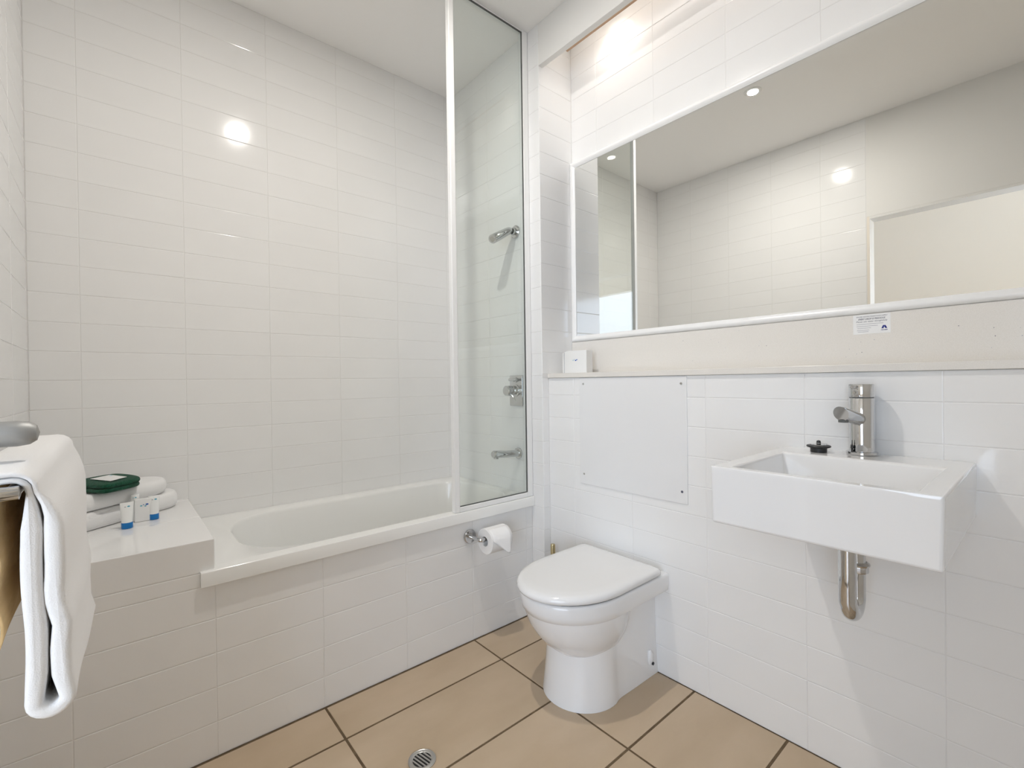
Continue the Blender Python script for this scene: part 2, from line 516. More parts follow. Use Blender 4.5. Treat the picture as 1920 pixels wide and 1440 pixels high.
# ================================================================== MIRROR WALL FITTINGS
st = boxobj('stone_shelf', (XB - .008, YR, 1.0725), (XM, YN, 1.0925), 'stone', bevel=(.0015, 2))
tag(st, 'long cream stone shelf capping the low wall behind the basin', 'shelf')
su = boxobj('stone_upstand', (XM - .014, YR, 1.0930), (XM, YN - .001, 1.2395), 'stone')
tag(su, 'cream stone upstand strip between the shelf and the mirror', 'splashback')
for i in range(26):                                    # little pits and chips in the stone
    y, z, rr = random.uniform(.06, .95) ** 1.2, random.uniform(1.10, 1.232), random.uniform(.0006, .0013)
    if .29 < y < .40 and z > 1.17:
        continue
    latheobj('pit', [(0, 0), (rr, 0), (0, .0002)], 'ink_light' if i % 4 else 'ink', su, (XM - .0140, y, z), (-1, 0, 0), 7)

mr = thing('wall_mirror_panel', 'wide white-framed mirror above the stone shelf', 'mirror', (XM, .76, 1.24))
boxobj('mirror_glass', (XM - .010, .030, 1.252), (XM - .001, 1.474, 2.066), 'mirror', mr)
def frame_bar(name, p0, p1, inward, w):
    """moulded bar, proud of the glass, rounded towards its outer edge"""
    p0, p1, inn = Vector(p0), Vector(p1), Vector(inward)
    out = Vector((-1, 0, 0))
    prof = [(0, 0), (0, .014), (.003, .0185), (.008, .021), (.015, .0195), (w - .003, .013), (w, .0115), (w, 0)]
    t = (p1 - p0).normalized()
    bm_ = bmesh.new()
    loft(bm_, [[p0 + inn * a + t * a + out * b for a, b in prof], [p1 + inn * a - t * a + out * b for a, b in prof]])
    return fin(name, bm_, 'frame', mr, smooth=45)
FW = .0265
ya, yb, za, zb = .0165, YN - .0005, 1.2405, 2.0775
frame_bar('frame_bottom', (XM, yb, za), (XM, ya, za), (0, 0, 1), FW)
frame_bar('frame_top', (XM, yb, zb), (XM, ya, zb), (0, 0, -1), FW)
frame_bar('frame_side', (XM, yb, za), (XM, yb, zb), (0, -1, 0), FW)
frame_bar('frame_side', (XM, ya, za), (XM, ya, zb), (0, 1, 0), FW)

# water-saving sticker
def text_mesh(name, body, size, m, parent, origin, right, up, align='LEFT', shear=0.0, bold=0.0, width=None):
    cu = bpy.data.curves.new('text', 'FONT')
    cu.body = body
    cu.size = size
    cu.align_x = align
    cu.shear = shear
    cu.offset = bold
    cu.resolution_u = 3
    t = bpy.data.objects.new('text', cu)
    COL.objects.link(t)
    dg = bpy.context.evaluated_depsgraph_get()
    me = bpy.data.meshes.new_from_object(t.evaluated_get(dg))
    bpy.data.objects.remove(t)
    bpy.data.curves.remove(cu)
    sc = 1.0
    if width:
        xs = [v.co.x for v in me.vertices]
        sc = width / (max(xs) - min(xs))
    o_, r_, u_ = Vector(origin), Vector(right), Vector(up)
    for v in me.vertices:
        v.co = o_ + r_ * v.co.x * sc + u_ * v.co.y
    me.materials.clear()
    me.materials.append(M[m])
    return link(name, me, parent)
sx = XM - .0140
sg = thing('water_notice_sticker', 'small white water-saving notice sticker on the stone below the mirror', 'sticker', (sx, .345, 1.183))
boxobj('sticker_sheet', (sx - .0006, .3020, 1.1820), (sx, .3880, 1.2375), 'card', sg)
tx = sx - .0008
RT, UP = (0, -1, 0), (0, 0, 1)
text_mesh('notice_text', 'WATER RESTRICTIONS NOW APPLY', .0052, 'ink', sg, (tx, .345, 1.2298), RT, UP, 'CENTER', .25, 0, .072)
text_mesh('notice_text', 'EVERY DROP IS PRECIOUS', .0066, 'ink', sg, (tx, .345, 1.2225), RT, UP, 'CENTER', .25, .00012, .062)
text_mesh('notice_text', 'Please use water thoughtfully', .0062, 'ink', sg, (tx, .345, 1.2158), RT, UP, 'CENTER', .2, 0, .072)
for i, (y0, y1, z) in enumerate(((.380, .318, 1.2098), (.380, .330, 1.2040), (.378, .346, 1.1985), (.379, .350, 1.1925), (.377, .352, 1.1880))):
    boxobj('print_line', (tx, y1, z), (tx + .0001, y0, z + .0012), 'ink_light', sg)
bm = bmesh.new()
def lg(pts):
    lo = [bm.verts.new((tx, .316 - a, 1.195 + b)) for a, b in pts]
    bm.faces.new(lo)
lg([(-.0065, 0), (-.0028, .0088), (.0006, .0088), (-.0016, 0)])
lg([(.0008, .0088), (.0028, .0088), (.0068, 0), (.0026, 0), (-.0002, .0052)])
fin('emblem', bm, 'navy', sg)
text_mesh('emblem_text', 'AKAMA', .0042, 'navy', sg, (tx, .316, 1.1895), RT, UP, 'CENTER', 0, .00008, .0155)

# small folded card box on the shelf
cb = thing('amenity_box', 'small white folded carton with a blue mark on the stone shelf', 'carton', (1.56, 1.38, 1.0926))
bm = bmesh.new()
P = [Vector((1.535, 1.452, 0)), Vector((1.512, 1.402, 0)), Vector((1.530, 1.306, 0)), Vector((1.585, 1.318, 0)), Vector((1.592, 1.440, 0))]
lo = [bm.verts.new((p.x, p.y, 1.0927)) for p in P]
hi = [bm.verts.new((p.x, p.y, z)) for p, z in zip(P, (1.183, 1.190, 1.190, 1.190, 1.186))]
bm.faces.new(lo[::-1]); bm.faces.new(hi)
for i in range(5):
    j = (i + 1) % 5
    bm.faces.new((lo[i], lo[j], hi[j], hi[i]))
fin('carton', bm, 'card', cb, bevel=(.0012, 2))
fd = (P[2] - P[1]).normalized()
nrm = Vector((fd.y, -fd.x, 0))
nrm = nrm if nrm.x < 0 else -nrm
def dab(parent, c, right, pts, m, name='logo'):
    bm_ = bmesh.new()
    for (a, b, s) in pts:
        vv = [bm_.verts.new(Vector(c) + Vector(right) * (a + s * math.cos(2 * PI * k / 10) * 1.2) + Vector((0, 0, 1)) * (b + s * .75 * math.sin(2 * PI * k / 10))) for k in range(10)]
        bm_.faces.new(vv)
    return fin(name, bm_, m, parent)
c0 = P[1] + fd * .042 + nrm * .0004 + Vector((0, 0, 1.148))
dab(cb, c0, fd, [(-.010, .000, .0022), (-.005, .003, .0016)], 'logo_teal')
dab(cb, c0, fd, [(.002, -.001, .0034), (.008, .002, .0028)], 'logo_blue')
boxobj('flap_crease', (1.5235 - .0, 1.4270, 1.0935), (1.5225, 1.4285, 1.1845), 'ink_light', cb)

# ================================================================== ACCESS PANEL
ap = thing('access_panel', 'square white access panel screwed to the wall above the toilet', 'access panel', (XB, 1.06, .63))
boxobj('panel', (XB - .0035, .8215, .630), (XB + .001, 1.303, 1.0705), 'plastic', ap, bevel=(.0012, 2))
for y in (.842, 1.282):
    for z in (.672, 1.045):
        latheobj('screw', [(0, 0), (.0045, 0), (.0040, .0016), (.0018, .0018), (.0018, .0006), (0, .0006)],
                 'satin' if not (y < 1 and z < .8) else 'ink', ap, (XB - .0035, y, z), (-1, 0, 0), 12)

# ================================================================== WASH BASIN
ba = thing('wash_basin', 'white rectangular wall-hung wash basin', 'basin', (1.25, .317, .735))
bx0, bx1, by0, by1, bz0, bz1 = 1.0235, XB - .0005, .121, .513, .735, .8625
ix0, ix1, iy0, iy1 = 1.046, 1.348, .158, .476
bm = bmesh.new()
def rect(x0, x1, y0, y1, z, dz=0):
    return [(x0, y0, z), (x1, y0, z + dz), (x1, y1, z + dz), (x0, y1, z)]
loft(bm, [rect(bx0 + .001, bx1, by0 + .002, by1 - .001, bz0), rect(bx0, bx1, by0, by1, bz1),
          rect(ix0, ix1, iy0, iy1, bz1), rect(ix0 + .012, ix1 - .014, iy0 + .014, iy1 - .014, bz1 - .085),
          rect(1.17, 1.21, .297, .337, bz1 - .095)])
fin('bowl', bm, 'ceramic', ba, bevel=(.006, 4))
latheobj('waste_ring', [(.0, .002), (.018, .002), (.021, .004), (.028, .004), (.029, .001), (.029, 0)], 'chrome', ba, (1.19, .317, bz1 - .0945))

# tap
tp = thing('basin_tap', 'chrome pillar mixer tap on the wash basin deck', 'tap', (1.437, .325, bz1))
latheobj('base_ring', [(0, 0), (.032, 0), (.0335, .002), (.0335, .0075), (.031, .009), (0, .009)], 'chrome', tp, (1.440, .325, bz1), n=40)
latheobj('body', [(0, .008), (.0272, .008), (.0270, .02), (.0270, .142), (.0262, .1435), (.0, .1435)], 'chrome', tp, (1.440, .325, bz1), n=40)
latheobj('gap_ring', [(.0, .143), (.0255, .143), (.0255, .1465), (0, .1465)], 'seal', tp, (1.440, .325, bz1), n=40)
latheobj('handle', [(0, .146), (.0265, .146), (.0270, .1475), (.0270, .177), (.0262, .1785), (0, .1790)], 'chrome', tp, (1.440, .325, bz1), n=40)
tubeobj('lever', [(1.425, .327, 1.034), (1.405, .331, 1.034), (1.392, .3345, 1.0335), (1.390, .335, 1.0335)], [.0045, .0045, .0045, .003], 'chrome', tp, 16)
latheobj('indicator', [(0, 0), (.004, 0), (.0036, .001), (0, .0012)], 'satin', tp, (1.4140, .334, 1.020), (-.95, .32, 0), 16)
bm = bmesh.new()
sA, sB = Vector((1.425, .327, .953)), Vector((1.318, .338, .972))
sax = (sB - sA).normalized()
R = loft(bm, [], False, False) if False else None
ringsT = []
u_, v_, w_ = frame_of(sax)
for t_, rr in ((0, .0165), (.25, .0165), (.6, .0166), (.93, .0168), (1.0, .0160)):
    c = sA.lerp(sB, t_)
    ringsT.append([c + (u_ * math.cos(2 * PI * i / 28) + v_ * math.sin(2 * PI * i / 28)) * rr
                   + sax * (.010 * math.cos(2 * PI * i / 28) * (t_ > .9)) for i in range(28)])
loft(bm, ringsT)
fin('spout', bm, 'chrome', tp, smooth=40)
latheobj('aerator', [(0, 0), (.0105, 0), (.0105, .006), (0, .006)], 'seal', tp, (1.332, .3365, .9505), n=20)
# chain stay on the back of the tap base
latheobj('chain_stay', [(0, 0), (.0028, 0), (.0028, .006), (.0018, .008), (.0035, .010), (.0035, .014), (.0012, .018), (.0008, .030), (0, .030)], 'rubber', tp, (1.4115, .3385, bz1 + .008), n=10)

# plug on the deck
pg = thing('basin_plug', 'black rubber basin plug lying on the wash basin deck', 'plug', (1.411, .412, bz1))
latheobj('stopper', [(0, .0005), (.0185, .0005), (.0190, .011), (.0265, .0135), (.0280, .0160), (.0265, .0180), (.016, .0195), (0, .0195)], 'rubber', pg, (1.411, .412, bz1), n=36)
latheobj('disc', [(0, .019), (.017, .019), (.016, .0205), (0, .0208)], 'chrome', pg, (1.411, .412, bz1), n=28)
latheobj('knob', [(0, .020), (.005, .020), (.0052, .026), (.004, .030), (0, .0315)], 'rubber', pg, (1.411, .412, bz1), n=18)
bm = bmesh.new()
tube(bm, [(1.411 + .0055 * math.cos(a), .412 + .0055 * math.sin(a), bz1 + .0235) for a in [2 * PI * i / 14 for i in range(15)]], .0008, 6, cap=False)
tube(bm, [(1.411, .4065, bz1 + .0235), (1.411, .400, bz1 + .0225), (1.411, .392, bz1 + .0228)], .0008, 6)
fin('ring', bm, 'chrome', pg, smooth=60)

# waste trap
wt = thing('basin_waste_trap', 'chrome U-bend waste pipe hanging under the wash basin', 'waste pipe', (1.25, .31, .52))
zc = .5565
px0, px1, py = 1.238, 1.302, .306
path = [(px0, py + .002, .735), (px0, py + .002, .62), (px0, py + .002, zc)]
mid = (px0 + px1) / 2
hr = (px1 - px0) / 2
path += arc((mid, py, zc), (-1, 0, 0), (0, 0, -1), hr, 0, PI, 14)[1:]
path += [(px1, py, .60), (px1, py, .66), (px1, py, .676)]
path += arc((px1 + .03, py, .676), (-1, 0, 0), (0, 0, 1), .03, 0, PI / 2, 6)[1:]
path += [(XB - .001, py, .706)]
tubeobj('pipe', path, .0175, 'chrome', wt, 26)
latheobj('coupling_nut', [(.016, 0), (.0225, 0), (.0235, .003), (.0235, .012), (.0225, .014), (.0255, .015), (.0265, .019), (.020, .024), (.016, .024)], 'chrome', wt, (px1, py, .610), n=12, smooth=25)
latheobj('tailpiece', [(.016, 0), (.0215, 0), (.0215, .03), (.016, .03)], 'chrome', wt, (px0, py + .002, .705), n=26)
latheobj('wall_flange', [(.017, 0), (.030, 0), (.028, .004), (.019, .007), (.017, .007)], 'chrome', wt, (XB - .0002, py, .706), (-1, 0, 0), 26)

# ================================================================== TOILET
YT = 1.076
to = thing('toilet', 'white close-to-wall toilet with its lid closed', 'toilet', (1.25, YT, 0))
def dshape(xf, xs, hw, xb, z, n=22, rb=.0, ex=2.0):
    pts = []
    xb_ = xb
    if rb > 0:
        for i in range(5):
            a = PI / 2 * i / 4
            pts.append((xb_ - rb + rb * math.cos(PI / 2 - a) * 0 + rb * math.cos(a), YT - hw + rb - rb * math.sin(a), z))
    else:
        pts += [(xb_, YT - hw, z)] * 1
        pts += [(xb_ - .004 * i, YT - hw, z) for i in range(1, 5)]
    for i in range(n + 1):
        a = -PI / 2 - PI * i / n
        c, s = math.cos(a), math.sin(a)
        pts.append((xs + (xs - xf) * math.copysign(abs(c) ** (2 / ex), c), YT + hw * math.copysign(abs(s) ** (2 / ex), s), z))
    if rb > 0:
        for i in range(5):
            a = PI / 2 * i / 4
            pts.append((xb_ - rb + rb * math.sin(a), YT + hw - rb + rb * math.cos(a), z))
    else:
        pts += [(xb_ - .004 * i, YT + hw, z) for i in range(4, 0, -1)]
        pts += [(xb_, YT + hw, z)]
    return pts
XW = XB - .0008
bm = bmesh.new()
def foot(xf, hw, z, neck=.006):
    """rounded front drum running into a slightly narrower box towards the wall"""
    pts = []
    xs = 1.215
    for i in range(25):
        a = -PI / 2 - PI * i / 24
        pts.append((xs + (xs - xf) * math.cos(a), YT + hw * math.sin(a), z))
    side = [(1.232, hw - .001), (1.250, hw - .006), (1.268, hw - neck - .003), (1.30, hw - neck - .002), (1.36, hw - neck), (1.44, hw - neck + .001), (XW, hw - neck + .002)]
    return pts + [(x, YT + h_, z) for x, h_ in side] + [(x, YT - h_, z) for x, h_ in side[::-1]]
loft(bm, [foot(1.079, .134, 0.0005), foot(1.080, .134, .004), foot(1.084, .1315, .03), foot(1.093, .127, .09), foot(1.099, .1245, .15), foot(1.101, .124, .20), foot(1.101, .124, .30)])
fin('pedestal', bm, 'ceramic', to, smooth=45)
bm = bmesh.new()
def oval(x0, x1, hw, z, n=48, ex=2.15):
    cx, a_ = (x0 + x1) / 2, (x1 - x0) / 2
    out = []
    for i in range(n):
        t_ = 2 * PI * i / n
        c, s = math.cos(t_), math.sin(t_)
        out.append((cx + a_ * math.copysign(abs(c) ** (2 / ex), c), YT + hw * math.copysign(abs(s) ** (2 / ex), s), z))
    return out
loft(bm, [oval(1.165, 1.300, .055, .138), oval(1.128, 1.325, .085, .148), oval(1.098, 1.345, .110, .166), oval(1.070, 1.362, .129, .190), oval(1.046, 1.374, .146, .220),
          oval(1.024, 1.381, .159, .255), oval(1.011, 1.385, .1655, .290), oval(1.004, 1.386, .1685, .3135), oval(1.003, 1.386, .169, .322)])
fin('bowl', bm, 'ceramic', to, smooth=60)
bm = bmesh.new()
loft(bm, [dshape(.998, 1.205, .1725, XW, .3120), dshape(.993, 1.203, .1745, XW, .3140), dshape(.986, 1.2, .1765, XW, .335), dshape(.983, 1.2, .1775, XW, .362),
          dshape(.986, 1.2, .1760, XW, .3705), dshape(.993, 1.2, .171, XW, .3735)])
fin('rim', bm, 'ceramic', to, smooth=50)
bm = bmesh.new()
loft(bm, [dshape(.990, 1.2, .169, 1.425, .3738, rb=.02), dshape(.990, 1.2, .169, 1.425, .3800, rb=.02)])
fin('shaded_seat', bm, 'seal', to, smooth=50)  # dark grey gives the shade in the gap under the lid
bm = bmesh.new()
loft(bm, [dshape(.979, 1.2, .1745, 1.432, .3790, rb=.012), dshape(.972, 1.2, .1785, 1.437, .3815, rb=.014), dshape(.970, 1.2, .180, 1.439, .388, rb=.015),
          dshape(.972, 1.2, .1790, 1.438, .3955, rb=.015), dshape(.979, 1.2, .1740, 1.433, .4015, rb=.014), dshape(.992, 1.2, .164, 1.424, .4055, rb=.026), dshape(1.02, 1.2, .14, 1.40, .4075, rb=.02),
          dshape(1.09, 1.2, .08, 1.34, .4088, rb=.012)])
fin('lid', bm, 'plastic', to, smooth=60)
for s in (-.075, .075):
    latheobj('hinge', [(0, 0), (.012, 0), (.012, .012), (.009, .017), (0, .018)], 'plastic', to, (1.450, YT + s, .3733), n=18)
bm = bmesh.new()
tube(bm, [(1.437, YT - .1262, .045), (1.437, YT - .1275, .055), (1.437, YT - .1275, .085), (1.437, YT - .1262, .095)], [.006, .010, .010, .006], 14)
fin('bolt_recess', bm, 'ceramic', to, smooth=60)
latheobj('fixing_bolt', [(0, 0), (.0055, 0), (.0055, .004), (0, .005)], 'rubber', to, (1.437, YT - .1365, .052), (0, -1, 0), 10)

# toilet brush in the corner behind the toilet
tb = thing('toilet_brush', 'toilet brush with a metal handle standing in the corner behind the toilet', 'toilet brush', (1.425, 1.418, 0))
latheobj('holder', [(0, .0005), (.044, .0005), (.046, .004), (.046, .11), (.044, .112), (.042, .11), (.041, .01), (0, .01)], 'plastic', tb, (1.425, 1.418, 0), n=28)
latheobj('brush_head', [(0, .015), (.03, .02), (.036, .05), (.03, .085), (.01, .095), (0, .095)], 'plastic', tb, (1.425, 1.418, 0), n=20)
latheobj('handle', [(0, .09), (.006, .09), (.006, .26), (.0095, .27), (.0105, .285), (.0105, .352), (.009, .356), (0, .357)], 'brass', tb, (1.425, 1.418, 0), n=22)

# ================================================================== TOILET PAPER
ph = thing('toilet_paper_holder', 'chrome toilet paper holder arm on the tiled bath front', 'paper holder', (1.09, YF, .43))
latheobj('rose', [(0, 0), (.028, 0), (.028, .007), (.0255, .010), (.012, .0105), (0, .0105)], 'chrome', ph, (1.090, YF, .4305), (0, -1, 0), 36)
pa = [(1.090, YF - .004, .4305), (1.090, YF - .066, .4305)] + arc((1.100, YF - .066, .4305), (-1, 0, 0), (0, -1, 0), .010, 0, PI / 2, 6)[1:] + [(1.225, YF - .076, .4305)]
tubeobj('arm', pa, .0078, 'chrome', ph, 18)
RY, RZ, RX0, RX1 = YF - .076, .4215, 1.112, 1.214
tr = thing('toilet_paper_roll', 'white toilet paper roll with a folded pointed end on the chrome holder', 'toilet paper', (1.16, RY, RZ - .052))
bm = bmesh.new()
lathe(bm, [(.0195, 0), (.0490, 0), (.0505, .0015), (.0505, RX1 - RX0 - .0015), (.0490, RX1 - RX0), (.0195, RX1 - RX0), (.0195, 0)], (RX0, RY, RZ), (1, 0, 0), 48)
fin('roll', bm, 'paper', tr, smooth=40)
latheobj('core', [(.0190, .001), (.0196, .001), (.0196, RX1 - RX0 - .001), (.0190, RX1 - RX0 - .001), (.0190, .001)], 'card', tr, (RX0, RY, RZ), (1, 0, 0), 32)
bm = bmesh.new()
rows = []
for i in range(15):
    a = PI * .62 - PI * 1.0 * i / 14            # from behind the top, over to the front (towards -Y)
    rr = .0513 + .0002 * i
    if i <= 10:
        y, z = RY + rr * math.cos(a) * 1.0, RZ + rr * math.sin(a)
    ang = PI * .58 + PI * .40 * min(i, 8) / 8
    if i <= 8:
        y, z = RY + rr * math.cos(ang), RZ + rr * math.sin(ang)
        ye, ze = y, z
    else:
        y, z = ye - .0016 * (i - 8), ze - .0085 * (i - 8)
    inset = 0 if i <= 7 else (i - 7) / 7
    rows.append([(RX0 + (RX1 - RX0) * (.02 + .70 * inset + (1.0 - .02 - .70 * inset - .20 * inset) * j / 6) , y, z) for j in range(7)])
V = [[bm.verts.new(p) for p in row] for row in rows]
for A_, B_ in zip(V, V[1:]):
    for j in range(6):
        bm.faces.new((A_[j], A_[j + 1], B_[j + 1], B_[j]))
o = fin('loose_sheet', bm, 'paper', tr, smooth=60)
sd = o.modifiers.new('thick', 'SOLIDIFY')
sd.thickness = .0009
sd.offset = 0

# ================================================================== FLOOR DRAIN
fdn = thing('floor_drain', 'round metal floor drain grate in the beige floor tiles', 'floor drain', (.639, 1.163, 0))
DX, DY = .639, 1.163
latheobj('ring', [(.026, .0006), (.0385, .0006), (.0385, .0022), (.036, .0030), (.0345, .0022), (.0330, .0030), (.0280, .0030), (.026, .0018), (.026, .0006)], 'satin', fdn, (DX, DY, 0), n=44)
latheobj('sump', [(0, .0008), (.0268, .0008), (.0268, .0012), (0, .0012)], 'dark', fdn, (DX, DY, 0), n=36)
for i in range(-2, 3):
    off = i * .0094
    hl = math.sqrt(max(.0268 ** 2 - off ** 2, 1e-6))
    bm = bmesh.new()
    ca, sa = math.cos(1.36), math.sin(1.36)
    box(bm, (-hl, off - .0022, .0012), (hl, off + .0022, .0026))
    for v in bm.verts:
        x, y = v.co.x, v.co.y
        v.co.x, v.co.y = DX + x * ca + y * sa, DY - x * sa + y * ca
    fin('bar', bm, 'satin', fdn)

# ================================================================== SHELF AT THE FOOT OF THE BATH
def slab(bm, pts, z0, z1, edge, dome=.004, seg=6, crease=None):
    """soft folded slab over a footprint; rounded sides, slightly domed top"""
    P_ = [Vector((p[0], p[1], 0)) for p in pts]
    # smooth the footprint (two rounds of corner cutting)
    for _ in range(3):
        Q = []
        for i in range(len(P_)):
            a, b = P_[i], P_[(i + 1) % len(P_)]
            Q += [a.lerp(b, .25), a.lerp(b, .75)]
        P_ = Q
    n = len(P_)
    c = sum(P_, Vector()) / n
    def inset(dist):
        out = []
        for i in range(n):
            t = (P_[(i + 1) % n] - P_[i - 1]).normalized()
            nrm_ = Vector((-t.y, t.x, 0))
            if nrm_.dot(c - P_[i]) < 0:
                nrm_ = -nrm_
            out.append(P_[i] + nrm_ * dist)
        return out
    h = z1 - z0
    rings_ = []
    for k_ in range(seg + 1):
        a = -PI / 2 + PI * k_ / seg
        ins = edge * (1 - math.cos(a))
        z = (z0 + z1) / 2 + h / 2 * math.sin(a)
        if crease and k_ == seg // 2:
            for dz, di in ((-.0025, .0), (0, crease), (.0025, .0)):
                rings_.append([(p.x, p.y, z + dz) for p in inset(ins + di)])
        else:
            rings_.append([(p.x, p.y, z) for p in inset(ins)])
    top = inset(edge)
    for s_ in (.8, .5, .2):
        rings_.append([(c.x + (p.x - c.x) * s_, c.y + (p.y - c.y) * s_, z1 + dome * (1 - s_)) for p in top])
    loft(bm, rings_)
bm = bmesh.new()
slab(bm, [(-.190, 1.800), (-.05, 1.905), (.10, 2.022), (.165, 2.066), (.168, 2.15), (.12, 2.185), (-.05, 2.19), (-.205, 2.19), (-.208, 2.0), (-.208, 1.83)], ZSTEP + .0006, .679, .014, .002)
tw = fin('folded_towel', bm, 'terry', None, smooth=70)
tag(tw, 'white folded bath towel at the bottom of the stack on the tiled shelf', 'towel', 'folded white towels')
bm = bmesh.new()
slab(bm, [(-.185, 1.815), (-.05, 1.905), (.06, 1.990), (.128, 2.040), (.138, 2.12), (.09, 2.18), (-.05, 2.185), (-.200, 2.185), (-.203, 2.0), (-.203, 1.84)], .6815, .731, .016, .003)
tw = fin('folded_towel', bm, 'terry', None, smooth=70)
tag(tw, 'white folded bath towel lying on top of the other, under the green cloth', 'towel', 'folded white towels')
gw = thing('folded_face_cloth', 'dark green folded face cloth on top of the white towels', 'cloth', (-.02, 2.0, .7345))
G = [(-.034, 1.872), (.006, 1.900), (.052, 1.938), (.056, 1.985), (.022, 2.070), (-.010, 2.108), (-.060, 2.085), (-.115, 2.035), (-.108, 1.985), (-.070, 1.925)]
bm = bmesh.new()
slab(bm, G, .7350, .7475, .006, .001)
fin('lower_fold', bm, 'green_terry', gw, smooth=70)
bm = bmesh.new()
slab(bm, [(x * 1.0 + .002, y + .003) for x, y in G], .7470, .7625, .0075, .002)
fin('upper_fold', bm, 'green_terry', gw, smooth=70)
cdl = thing('welcome_card', 'small white card lying on the dark green face cloth', 'card', (-.02, 1.98, .766))
bm = bmesh.new()
cp = [(-.068, 2.005), (-.018, 1.915), (.022, 1.965), (-.020, 2.050)]
loft(bm, [[(x, y, .7662) for x, y in cp], [(x, y, .7672) for x, y in cp]])
fin('card_sheet', bm, 'card', cdl)
bm = bmesh.new()
cc = Vector((-.018, 2.028, .7674))
bm.faces.new([bm.verts.new(cc + Vector(p)) for p in ((-.006, 0, 0), (.002, -.006, 0), (.006, 0, 0), (-.001, .006, 0))])
fin('card_mark', bm, 'logo_teal', cdl)

def face_cam(x, y):
    v = Vector((-x, -y, 0)).normalized()
    return v, Vector((-v.y, v.x, 0))          # towards the camera; to the camera's right

def amenity_tube(x, y, hgt, w, label, lean=0.0):
    e = thing('shampoo_tube', label, 'tube', (x, y, ZSTEP), 'amenity tubes')
    n_, rt = face_cam(x, y)
    if rt.dot(Vector((1, 0, 0))) < 0:
        rt = -rt
    z0 = ZSTEP + .0006
    ch = .0185
    bm_ = bmesh.new()
    rr = w * .42
    lathe(bm_, [(0, 0), (rr * .96, 0), (rr, .0015), (rr, ch - .001), (rr * .97, ch), (0, ch)], (x, y, z0), (0, 0, 1), 28)
    fin('cap', bm_, 'blue', e, smooth=40)
    rings_ = []
    for k_ in range(9):
        t_ = k_ / 8
        a_ = rr * .97 + (w / 2 - rr * .97) * t_
        b_ = rr * .97 * (1 - t_) ** .7 + .0009
        z = z0 + ch + (hgt - ch) * t_
        rings_.append([Vector((x, y, z)) + rt * a_ * math.cos(2 * PI * i / 28) + n_ * b_ * math.sin(2 * PI * i / 28) + n_ * lean * t_ for i in range(28)])
    bm_ = bmesh.new()
    loft(bm_, rings_)
    fin('body', bm_, 'tube', e, smooth=60)
    c = Vector((x, y, z0 + hgt * .84)) + n_ * (.0062 + lean * .8)
    dab(e, c, rt, [(-.004, .0, .0018)], 'ink_light')
    dab(e, c, rt, [(.0045, .001, .0030)], 'logo_teal')
    return e
amenity_tube(.0195, 1.866, .079, .034, 'white tube with a blue cap, nearer to the hanging towel')
amenity_tube(.0890, 1.930, .077, .031, 'white tube with a blue cap, nearer to the bathtub')
# small flat bottle behind, between the tubes
bo = thing('lotion_bottle', 'plain white little bottle standing behind the tube and the soap carton', 'bottle', (.039, 1.952, ZSTEP))
latheobj('body', [(0, .0006), (.017, .0006), (.0185, .003), (.0185, .062), (.015, .068), (.0115, .070), (0, .070)], 'tube', bo, (.041, 1.952, ZSTEP), n=30, sx=.8)
latheobj('cap', [(0, .070), (.0115, .070), (.0115, .084), (.0105, .086), (0, .086)], 'tube', bo, (.041, 1.952, ZSTEP), n=26)
n_, rt = face_cam(.041, 1.952)
rt = rt if rt.x > 0 else -rt
dab(bo, Vector((.041, 1.952, ZSTEP + .0775)) + n_ * .0121, rt, [(.002, 0, .0022), (-.004, 0, .0012)], 'logo_teal')
# soap carton
sc_ = thing('soap_carton', 'small square white soap carton with a blue mark between the two tubes', 'carton', (.062, 1.925, ZSTEP))
n_, rt = face_cam(.062, 1.925)
rt = rt if rt.x > 0 else -rt
rt = (rt + n_ * -.12).normalized(); n_ = Vector((rt.y, -rt.x, 0))
bm = bmesh.new()
for zz in (ZSTEP + .0006,):
    rings_ = []
    for z in (zz, zz + .072):
        c = Vector((.062, 1.932, z))
        rings_.append([c + rt * a * .0235 + n_ * b * .009 for a, b in ((-1, -1), (1, -1), (1, 1), (-1, 1))])
    loft(bm, rings_)
fin('box', bm, 'card', sc_, bevel=(.001, 2))
c = Vector((.062, 1.932, ZSTEP + .052)) + n_ * .0094
dab(sc_, c, rt, [(-.007, -.001, .0026), (.004, -.003, .0024)], 'logo_teal')
dab(sc_, c, rt, [(-.001, .002, .0016), (.008, .002, .0034)], 'logo_blue')

# ================================================================== TOWEL RAIL AND HANGING TOWELS
BX, BZ = -.0840, .9520
rl_ = thing('towel_rail', 'chrome towel rail carrying the hanging white towel', 'towel rail', (BX, .95, BZ))
BX2 = -.1160
for x in (BX, BX2):
    tubeobj('bar', [(x, .697, BZ), (x, 1.262, BZ)], .0068, 'chrome', rl_, 22)
for y in (.697, 1.262):
    tubeobj('end_link', [(BX + .0072, y, BZ), (BX + .006, y, BZ), (BX2 - .006, y, BZ), (BX2 - .0072, y, BZ)], [.003, .0072, .0072, .003], 'chrome', rl_, 20)
for y in (.775, 1.245):
    tubeobj('bracket', [(XL + .001, y, .880), (-.150, y, .880), (-.132, y, .890), (-.121, y, .915), (BX2, y, BZ - .004)], .0055, 'chrome', rl_, 16)

